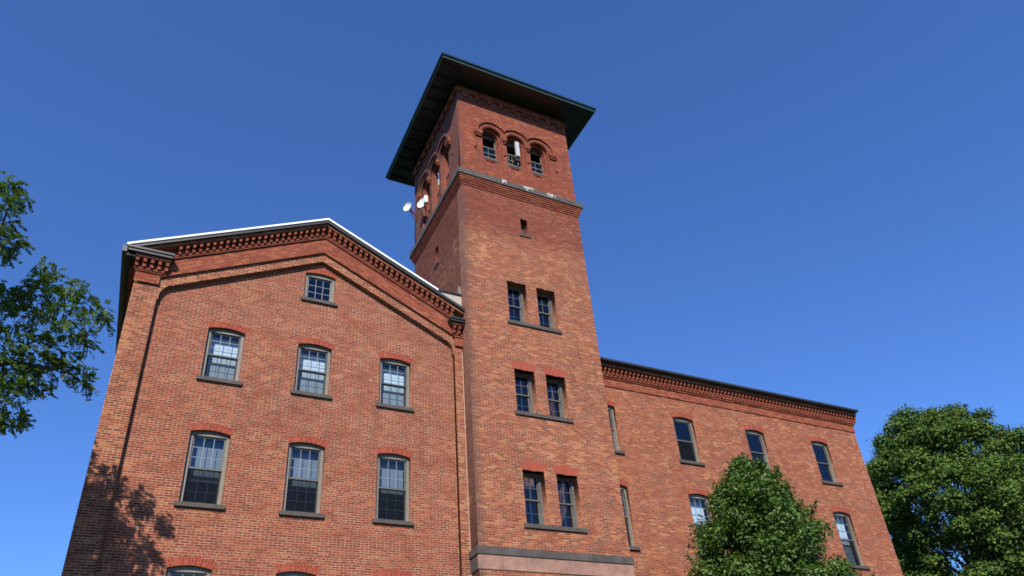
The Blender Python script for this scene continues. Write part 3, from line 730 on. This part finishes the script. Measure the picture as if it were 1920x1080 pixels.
wc = part('cornice', wlayer(14.665, 14.99, .035, M_CORN, 'frieze'), wing)
part('corbel_course', wlayer(14.992, 15.052, .075, M_CORN, 'corbel_course'), wc)
part('corbel_course', wlayer(15.054, 15.118, .11, M_CORN, 'corbel_course'), wc)
part('backing_band', wlayer(15.12, 15.42, .012, M_CORN, 'backing_band'), wc)
part('crown_band', wlayer(15.422, 15.525, .225, M_STRIP, 'crown_band'), wc)
wb = MB(); wb.box(-.036, .036, WY - .155, WY - .013, 15.122, 15.268); wb.box(-.036, .036, WY - .21, WY - .014, 15.27, 15.42)
wbm = wb.mesh('bracket', M_CORN)
nbw = 76
for i in range(nbw): part('bracket', wbm, wc, (10.0 + (WX1 + .12 - 10.0) * i / (nbw - 1), 0, 0))
mb = MB(); mb.prism([(TX1 - .003, 15.527), (WX1 + .17, 15.527), (WX1 + .17, 15.60), (TX1 - .003, 15.60)], WY - .40, WD + .5)
wr = part('roof', mb.mesh('wing_roof', M_FASCIA), wing)
mb = MB(); mb.box(TX1 + .002, WX1 + .20, WY - .43, WY - .401, 15.55, 15.63); mb.box(WX1 + .172, WX1 + .20, WY - .40, WD + .5, 15.55, 15.63); part('gutter', mb.mesh('gutter', M_FASCIA), wr)
mb = MB()
a_, b_ = TX1 + .01, WX1 + .16; zc = 15.602; zt = 16.3; ym = (WY + WD) / 2
mb.face([(a_, WY - .35, zc), (b_, WY - .35, zc), (b_, ym, zt), (a_, ym, zt)]); mb.face([(b_, WD + .49, zc), (a_, WD + .49, zc), (a_, ym, zt), (b_, ym, zt)])
part('roof_sheet', mb.mesh('roof_sheet', M_FASCIA), wr)
for zi, (zb, zt) in enumerate(wrows):
    for k, x in enumerate(xs):
        bl = None
        if zi == 1: bl = (M_BLIND, 1.0)
        place_window(wing, ('w', round(zt - zb, 3)), x, WY, zb, ww, zt - zb, .08, 3 if zi else 1, 3 if zi else 1, M_FRAME, M_SASHT, blind=bl, recess=.095, screen_=(zi != 0 or k == 1))

# ================================================================== things fixed to the tower
def disc_profile(c, nrm, rad, depth, mb, n=24):
    nrm = Vector(nrm).normalized(); a = nrm.orthogonal().normalized(); b = nrm.cross(a); c = Vector(c)
    rr = [(0.02, -depth), (.45 * rad, -depth * .8), (.8 * rad, -depth * .33), (rad, 0), (rad, -.02), (.8 * rad, -depth * .33 - .03), (.45 * rad, -depth * .8 - .03), (.02, -depth - .03)]
    rings = [[c + nrm * h + (a * math.cos(2 * math.pi * k / n) + b * math.sin(2 * math.pi * k / n)) * r for k in range(n)] for r, h in rr]
    for A, B in zip(rings, rings[1:]):
        for k in range(n): mb.face([A[k], A[(k + 1) % n], B[(k + 1) % n], B[k]])
    mb.face(rings[0][::-1]); mb.face(rings[-1])
def dish(name, label, c, nrm, rad, wall_pt, grp):
    t = thing(name, label, 'satellite dish', wall_pt, grp)
    mb = MB(); disc_profile(c, nrm, rad, .09, mb); part('reflector', mb.mesh('reflector', M_WHITE, True), t)
    n = Vector(nrm).normalized(); back = Vector(c) - n * .12
    mb = MB(); mb.tube([back, back - n * .10, Vector(wall_pt)], [.05, .035, .028]); mb.tube([back - n * .1 + Vector((0, 0, -.12)), Vector(wall_pt) + Vector((0, 0, -.18))], .02); part('mount_arm', mb.mesh('mount_arm', M_ARCH), t)
    f = Vector(c) + n * .22; mb = MB(); mb.tube([Vector(c) - n * .02 + Vector((0, 0, -rad * .9)), f], .012, 6); mb.tube([f, f - n * .07], [.03, .025], 8); part('feed_arm', mb.mesh('feed_arm', M_GFRAME), t)
    wp = Vector(wall_pt); mb = MB(); mb.tube([back, back + Vector((.12, .02, -.30)), wp + Vector((-.05, -.03, -.50)), wp + Vector((-.03, -.10, -1.0))], .014, 5); part('cable', mb.mesh('cable', M_BLACK), t)
    return t
dish('satellite_dish', 'white round dish sticking out past the back corner of the tower against the sky', (4.22, 3.95, 24.38), (-.86, -.48, -.05), .215, (4.76, 4.15, 24.15), 'dishes on the belfry')
dish('satellite_dish', 'white round dish fixed in front of the shaded belfry bay, seen against brick', (4.52, 2.95, 23.83), (-.86, -.48, 0), .24, (4.82, 3.1, 23.75), 'dishes on the belfry')
t = thing('antenna_panel', 'small white boxy antenna between the brick-backed dish and the wall', 'antenna', (4.76, 2.8, 23.5))
mb = MB(); mb.box(4.50, 4.62, 2.50, 2.72, 23.52, 23.88); part('housing', mb.mesh('housing', M_WHITE), t)
mb = MB(); mb.tube([(4.62, 2.7, 23.62), (4.80, 2.7, 23.62)], .025); part('mount_arm', mb.mesh('mount_arm', M_BLACK), t)
t = thing('antenna_panel', 'tall narrow white antenna standing in the middle front belfry opening', 'antenna', (bays[1] + .12, TY0 + .12, 24.0))
mb = MB(); mb.box(bays[1] + .04, bays[1] + .20, TY0 + .05, TY0 + .15, 24.28, 25.10); mb.box(bays[1] + .10, bays[1] + .115, TY0 + .042, TY0 + .0495, 24.29, 25.09); part('housing', mb.mesh('housing', M_ANT), t)
mb = MB(); mb.box(bays[1] + .02, bays[1] + .22, TY0 + .12, TY0 + .28, 24.06, 24.26); mb.tube([(bays[1] + .15, TY0 + .2, 23.86), (bays[1] + .15, TY0 + .2, 24.1)], .03); part('mount_bracket', mb.mesh('mount_bracket', M_BLACK), t)
t = thing('antenna_panel', 'narrow white antenna standing in the shaded left-face belfry opening', 'antenna', (TX0 + .15, 1.85, 24.2))
mb = MB(); mb.box(TX0 + .10, TX0 + .20, 1.70, 1.86, 23.95, 24.65); part('housing', mb.mesh('housing', M_WHITE), t)
mb = MB(); mb.tube([(TX0 + .15, 1.78, 23.86), (TX0 + .15, 1.78, 23.96)], .025); part('mount_bracket', mb.mesh('mount_bracket', M_BLACK), t)

# ================================================================== trees
rng = np.random.default_rng(7)
def leaf_mesh(name, C, NRM, size, material, aspect=.6, fold=.25):
    """one folded leaf (4 points, 2 triangles) at every centre"""
    n = len(C)
    NRM = NRM / np.linalg.norm(NRM, axis=1, keepdims=True)
    t = rng.normal(size=(n, 3)); t -= (t * NRM).sum(1, keepdims=True) * NRM; t /= np.linalg.norm(t, axis=1, keepdims=True)
    b = np.cross(NRM, t); s = size * rng.uniform(.65, 1.3, (n, 1))
    V = np.empty((n, 4, 3)); V[:, 0] = C - t * s * .5; V[:, 2] = C + t * s * .5
    V[:, 1] = C + b * s * aspect * .5 + NRM * s * fold * .5; V[:, 3] = C - b * s * aspect * .5 + NRM * s * fold * .5
    me = bpy.data.meshes.new(name); me.vertices.add(4 * n); me.vertices.foreach_set('co', V.reshape(-1))
    idx = (np.arange(n)[:, None] * 4 + np.array([0, 1, 2, 0, 2, 3])[None]).astype(np.int32).reshape(-1)
    me.loops.add(6 * n); me.loops.foreach_set('vertex_index', idx)
    me.polygons.add(2 * n); me.polygons.foreach_set('loop_start', np.arange(0, 6 * n, 3, dtype=np.int32)); me.polygons.foreach_set('loop_total', np.full(2 * n, 3, np.int32))
    me.update(calc_edges=True); me.materials.append(material); return me
def clump_points(centers, radii, flat, per, top_bias=.35, shell=.45):
    """leaves on the shells of flattened clumps"""
    Cs, Ns = [], []
    for c, r in zip(centers, radii):
        k = int(per * r * r)
        d = rng.normal(size=(k, 3)); d /= np.linalg.norm(d, axis=1, keepdims=True)
        d[:, 2] = np.where(rng.random(k) < top_bias, np.abs(d[:, 2]), d[:, 2])
        rad = r * (rng.random((k, 1)) ** shell) * (1 + .18 * rng.normal(size=(k, 1)))
        p = np.array(c) + d * rad * np.array([1, 1, flat])
        nn = d * 1.0 + rng.normal(size=(k, 3)) * .5 + np.array([0, 0, .45])
        Cs.append(p); Ns.append(nn)
    return np.concatenate(Cs), np.concatenate(Ns)
def limb(mb, a, b, r0, r1, sag=.0, n=6, wob=.12):
    a, b = Vector(a), Vector(b); L = (b - a).length; pts = []; rr = []
    for i in range(n + 1):
        t = i / n; p = a.lerp(b, t) + Vector((0, 0, sag * L * math.sin(math.pi * t)))
        if 0 < i < n: p += Vector(rng.normal(size=3)) * wob * L * .12
        pts.append(p); rr.append(r0 + (r1 - r0) * t)
    mb.tube(pts, rr, 7); return pts

def big_tree(name, label, base, zlow, ztop, rx, ry, nclump, per, leafsize, material, group=None, cr=(1.0, 1.7), seed=3, lean=(0, 0)):
    global rng
    rng = np.random.default_rng(seed)
    t = thing(name, label, 'tree', base, group)
    bx, by, _ = base; zc = (zlow + ztop) / 2; hz = (ztop - zlow) / 2
    cents, rads = [], []
    tries = 0
    while len(cents) < nclump and tries < 20000:
        tries += 1
        d = rng.normal(size=3); d /= np.linalg.norm(d)
        q = rng.uniform(.5, 1.0) ** .5
        ang = math.atan2(d[1], d[0]); lump = 1 + .10 * math.sin(3 * ang + seed) + .10 * math.sin(5 * d[2] + 2 * ang)
        taper = 1.0 if d[2] < 0 else 1 - .30 * d[2] ** 1.5
        r = rng.uniform(*cr)
        p = np.array([bx + lean[0] + d[0] * (rx - r * .7) * q * lump * taper, by + lean[1] + d[1] * (ry - r * .7) * q * lump * taper, zc + d[2] * (hz - r * .6) * q])
        if any(np.linalg.norm((p - c)) < .58 * (r + rr) for c, rr in zip(cents, rads)): continue
        cents.append(p); rads.append(r)
    C, NR = clump_points(cents, rads, .8, per, .6, .22)
    k = int(nclump * 60)      # thin leaves inside the crown
    d = rng.normal(size=(k, 3)); d /= np.linalg.norm(d, axis=1, keepdims=True); d *= rng.random((k, 1)) ** .4 * .85
    C = np.concatenate([C, np.array([bx + lean[0], by + lean[1], zc]) + d * np.array([rx, ry, hz])]); NR = np.concatenate([NR, rng.normal(size=(k, 3)) + np.array([0, 0, .6])])
    part('crown', leaf_mesh('crown', C, NR, leafsize, material), t)
    mb = MB(); tr0 = .035 * ztop * .6
    pts = [(bx, by, 0), (bx + .1, by, zlow * .5), (bx + lean[0] * .3, by, zlow + hz * .35), (bx + lean[0] * .6, by + lean[1] * .6, zc), (bx + lean[0], by + lean[1], zc + hz * .55)]
    mb.tube(pts, [tr0 * 1.25, tr0, tr0 * .75, tr0 * .5, tr0 * .2], 10); tk = part('trunk', mb.mesh('trunk', M_BARK, True), t)
    order = np.argsort(-np.array(rads))[:max(14, nclump // 3)]
    for k in order:
        c = cents[k]; h = np.clip((c[2] - zlow) / (2 * hz), .05, .8); s0 = Vector((bx + lean[0] * h, by + lean[1] * h, zlow * .75 + (c[2] - zlow) * .45))
        mb = MB(); limb(mb, s0, c, tr0 * .26, .025, -.04); part('limb', mb.mesh('limb', M_BARK, True), t)
    return t
big_tree('maple_tree', 'large rounded green maple tree beyond the right end of the wing', (42.6, 8.5, 0), 6.5, 23.3, 6.3, 6.3, 190, 1100, .19, M_MAPLE, seed=4, cr=(.7, 1.25))
big_tree('maple_tree', 'darker maple tree cut by the right edge of the picture behind the rounded maple', (56.5, 11, 0), 6.0, 23.0, 6.3, 6.5, 150, 800, .2, M_MAPLE, seed=9, cr=(.8, 1.35))

# small dense tree in front of the wing
rng = np.random.default_rng(21)
sx, sy = 10.95, -5.0
t = thing('pear_tree', 'small dense cone shaped leafy tree standing in front of the wing', 'tree', (sx, sy, 0))
cents, rads = [], []
ZT, ZL = 9.62, 1.6
for i in range(460):
    h = .10 + (ZT - ZL - .2) * ((i + rng.random()) / 460) ** .75; z = ZT - h
    prof = float(np.interp(h, [0, .3, .65, 1.45, 2.2, 3.2, 4.6, 6.2, 7.9], [.07, .32, .62, 1.30, 1.75, 2.1, 2.35, 2.0, .8]))
    a = i * 2.39996 + rng.uniform(-.3, .3); q = rng.uniform(.15, 1) ** .5
    lump = 1 + .05 * math.sin(3 * a + z * 1.7) + .05 * math.sin(7 * a - z * 3)
    r = min(rng.uniform(.28, .50), .09 + .30 * h)
    cents.append(np.array([sx + math.cos(a) * max(0, prof - r * .7) * q * lump, sy + math.sin(a) * max(0, prof - r * .7) * q * lump, z])); rads.append(r)
for i in range(90):     # the dense heart of the crown
    h = rng.uniform(.5, 6.5); a = rng.uniform(0, 2 * math.pi); q = rng.random() * .45 * min(1.6, h)
    cents.append(np.array([sx + math.cos(a) * q, sy + math.sin(a) * q, ZT - h])); rads.append(min(.45, .15 + .25 * h))
for i in range(26):     # single shoots that stand out of the outline
    h = rng.uniform(.2, 5); prof = float(np.interp(h, [0, .3, .65, 1.45, 2.2, 3.2, 4.6, 6.2, 7.9], [.07, .32, .62, 1.30, 1.75, 2.1, 2.35, 2.0, .8])); a = rng.uniform(0, 2 * math.pi)
    for k in range(3):
        q = prof * (.96 + .06 * k); cents.append(np.array([sx + math.cos(a) * q, sy + math.sin(a) * q, ZT - h + .1 * k])); rads.append(.13 - .03 * k)
C, NR = clump_points(cents, rads, .95, 1900)
part('crown', leaf_mesh('crown', C, NR, .105, M_SMALL, .5), t)
mb = MB(); mb.tube([(sx, sy, 0), (sx + .05, sy, 2.2), (sx, sy + .05, 5.5), (sx - .1, sy, 8.9)], [.15, .12, .08, .02]); part('trunk', mb.mesh('trunk', M_BARKD, True), t)
for k in range(0, 460, 16):
    mb = MB(); c = cents[k]; limb(mb, (sx, sy, max(1.6, c[2] - 1.3)), c, .04, .01); part('limb', mb.mesh('limb', M_BARKD, True), t)

# honey locust on the left: compound leaves along drooping sprays
rng = np.random.default_rng(11)
lx, ly = -10.2, -4.0
t = thing('locust_tree', 'feathery leaved locust tree reaching in from the left edge of the picture', 'tree', (lx, ly, 0))
def pix(u, v, y):
    d = CR * ((u - 960) / 1380.13) - CU * ((v - 670) / 1380.13) + CF
    return CP + d * ((y - CP.y) / d.y)
seen = [(45, 545, -2.6, .22),  # (pixel u, v, distance plane y, clump radius): the boughs that enter the picture
    (15, 355, -2.6, .28), (35, 378, -2.4, .22), (5, 385, -2.9, .3), (10, 420, -2.5, .3), (8, 455, -2.7, .32), (28, 470, -2.4, .22), (12, 490, -2.6, .12),
    (85, 520, -2.5, .22), (100, 540, -2.3, .25), (75, 550, -2.7, .3), (140, 555, -2.5, .28), (160, 580, -2.3, .28), (192, 592, -2.5, .2), (200, 615, -2.4, .13), (120, 590, -2.8, .35), (60, 590, -2.5, .35), (30, 570, -2.8, .3), (8, 560, -2.6, .25),
    (10, 600, -3.0, .4), (90, 620, -3.1, .35), (150, 625, -2.8, .3), (160, 655, -2.4, .22), (120, 670, -2.7, .35), (70, 660, -3.0, .35), (20, 650, -3.2, .4), (10, 700, -3.0, .4), (60, 700, -2.8, .35), (110, 710, -2.6, .32), (150, 715, -2.5, .25), (165, 728, -2.4, .15), (70, 735, -2.7, .22), (10, 740, -3.1, .3), (40, 715, -2.9, .3),
    (8, 765, -2.8, .18), (25, 800, -2.6, .2), (5, 800, -2.8, .18), (45, 793, -2.5, .1)]
LY = -1.15
cents = [np.array(pix(u, v - 10, y + LY)) for u, v, y, r in seen]; rads = [r for *_, r in seen]
n_seen = len(cents)
for i in range(120):      # the rest of the crown, left of the picture
    d = rng.normal(size=3); d /= np.linalg.norm(d); q = rng.uniform(.4, 1) ** .6
    p = np.array([lx, ly, 11.0]) + d * np.array([3.6, 4.0, 4.3]) * q
    u_ = (Vector(p) - CP); zf = u_.dot(CF)
    if zf > 0 and 960 + 1380.13 * u_.dot(CR) / zf > -150: continue
    cents.append(p); rads.append(rng.uniform(.5, .9))
poly = [(-5.3, 8.75), (-4.6, 8.6), (-4.35, 8.2), (-4.3, 7.7), (-3.9, 7.5), (-3.6, 6.9), (-3.5, 5.8), (-5.3, 5.8)]
def inside(x, z):
    r = False
    for (x0, z0), (x1, z1) in zip(poly, poly[1:] + poly[:1]):
        if (z0 > z) != (z1 > z) and x < (x1 - x0) * (z - z0) / (z1 - z0) + x0: r = not r
    return r
k = 0
while k < 85:       # unseen boughs added on the crown's near side, placed to shade the gabled block's corner
    X, Z, yy = rng.uniform(-5.5, -3.4), rng.uniform(5.5, 9.2), rng.uniform(-8.5, -5.0)
    if not inside(X, Z): continue
    p = np.array([X + .55 * yy, yy, Z - .91 * yy]); u_ = Vector(p) - CP; zf = u_.dot(CF); k += 1
    r = rng.uniform(.3, .5)
    if 960 + 1380.13 * (u_.dot(CR) + 1.3 * r + .45) / zf > -8: continue
    cents.append(p); rads.append(r)
C, NR = [], []
for ci, (c, r) in enumerate(zip(cents, rads)):
    nf = int(170 * r ** 1.6) + 8 if ci < n_seen else int(110 * r)
    for k in range(nf):
        d = rng.normal(size=3); d /= np.linalg.norm(d)
        o_ = c + d * r * rng.random() ** .4 * np.array([1.05, 1.05, .85])
        ax = d * .6 + rng.normal(size=3) * .35 + np.array([.25, -.1, -.35]); ax /= np.linalg.norm(ax)
        sd_ = np.cross(ax, [0, 0, 1.0]); sd_ /= np.linalg.norm(sd_) + 1e-6; up = np.cross(sd_, ax)
        Lf = rng.uniform(.13, .22)
        for j in range(6):
            for s in (-1, 1):
                C.append(o_ + ax * Lf * (j / 5) + sd_ * s * .026 - np.array([0, 0, .03]) * (j / 5) ** 2); NR.append(up + rng.normal(size=3) * .3)
C = np.array(C); NR = np.array(NR)
part('crown', leaf_mesh('crown', C, NR, .082, M_LOCUST, .55, .1), t)
mb = MB(); mb.tube([(lx, ly, 0), (lx + .1, ly, 3), (lx + .2, ly + .1, 6.5), (lx, ly, 10), (lx - .2, ly, 13.5)], [.34, .28, .22, .14, .04], 10); part('trunk', mb.mesh('trunk', M_BARKD, True), t)
def bough(a, path, r0):
    mb = MB(); pts = [Vector(a)] + [Vector(p) for p in path]; n = len(pts)
    mb.tube(pts, [r0 * (1 - .85 * i / (n - 1)) for i in range(n)], 7); part('limb', mb.mesh('limb', M_BARKD, True), t)
bough((lx + .2, ly, 6.8), [pix(-60, 690, -3.4 + LY), pix(20, 678, -3.0 + LY), pix(75, 690, -2.8 + LY), pix(115, 690, -2.6 + LY), pix(150, 712, -2.5 + LY)], .11)
bough(pix(30, 680, -3.0 + LY), [pix(52, 645, -2.9 + LY), pix(85, 632, -2.8 + LY), pix(130, 600, -2.6 + LY), pix(190, 600, -2.5 + LY)], .03)
bough(pix(50, 648, -2.9 + LY), [pix(60, 610, -2.7 + LY), pix(70, 570, -2.6 + LY), pix(90, 525, -2.5 + LY)], .022)
bough((lx, ly, 8.5), [pix(-50, 480, -3.0 + LY), pix(5, 420, -2.7 + LY), pix(20, 375, -2.5 + LY)], .06)
bough(pix(-50, 480, -3.0 + LY), [pix(5, 470, -2.8 + LY), pix(28, 480, -2.5 + LY)], .025)
bough((lx, ly, 5.5), [pix(-60, 790, -3.2 + LY), pix(5, 780, -2.8 + LY), pix(30, 800, -2.6 + LY)], .05)
for k in range(n_seen, len(cents), 3):
    mb = MB(); c = cents[k]; limb(mb, (lx, ly, max(4, c[2] - 2)), c, .07, .015); part('limb', mb.mesh('limb', M_BARKD, True), t)
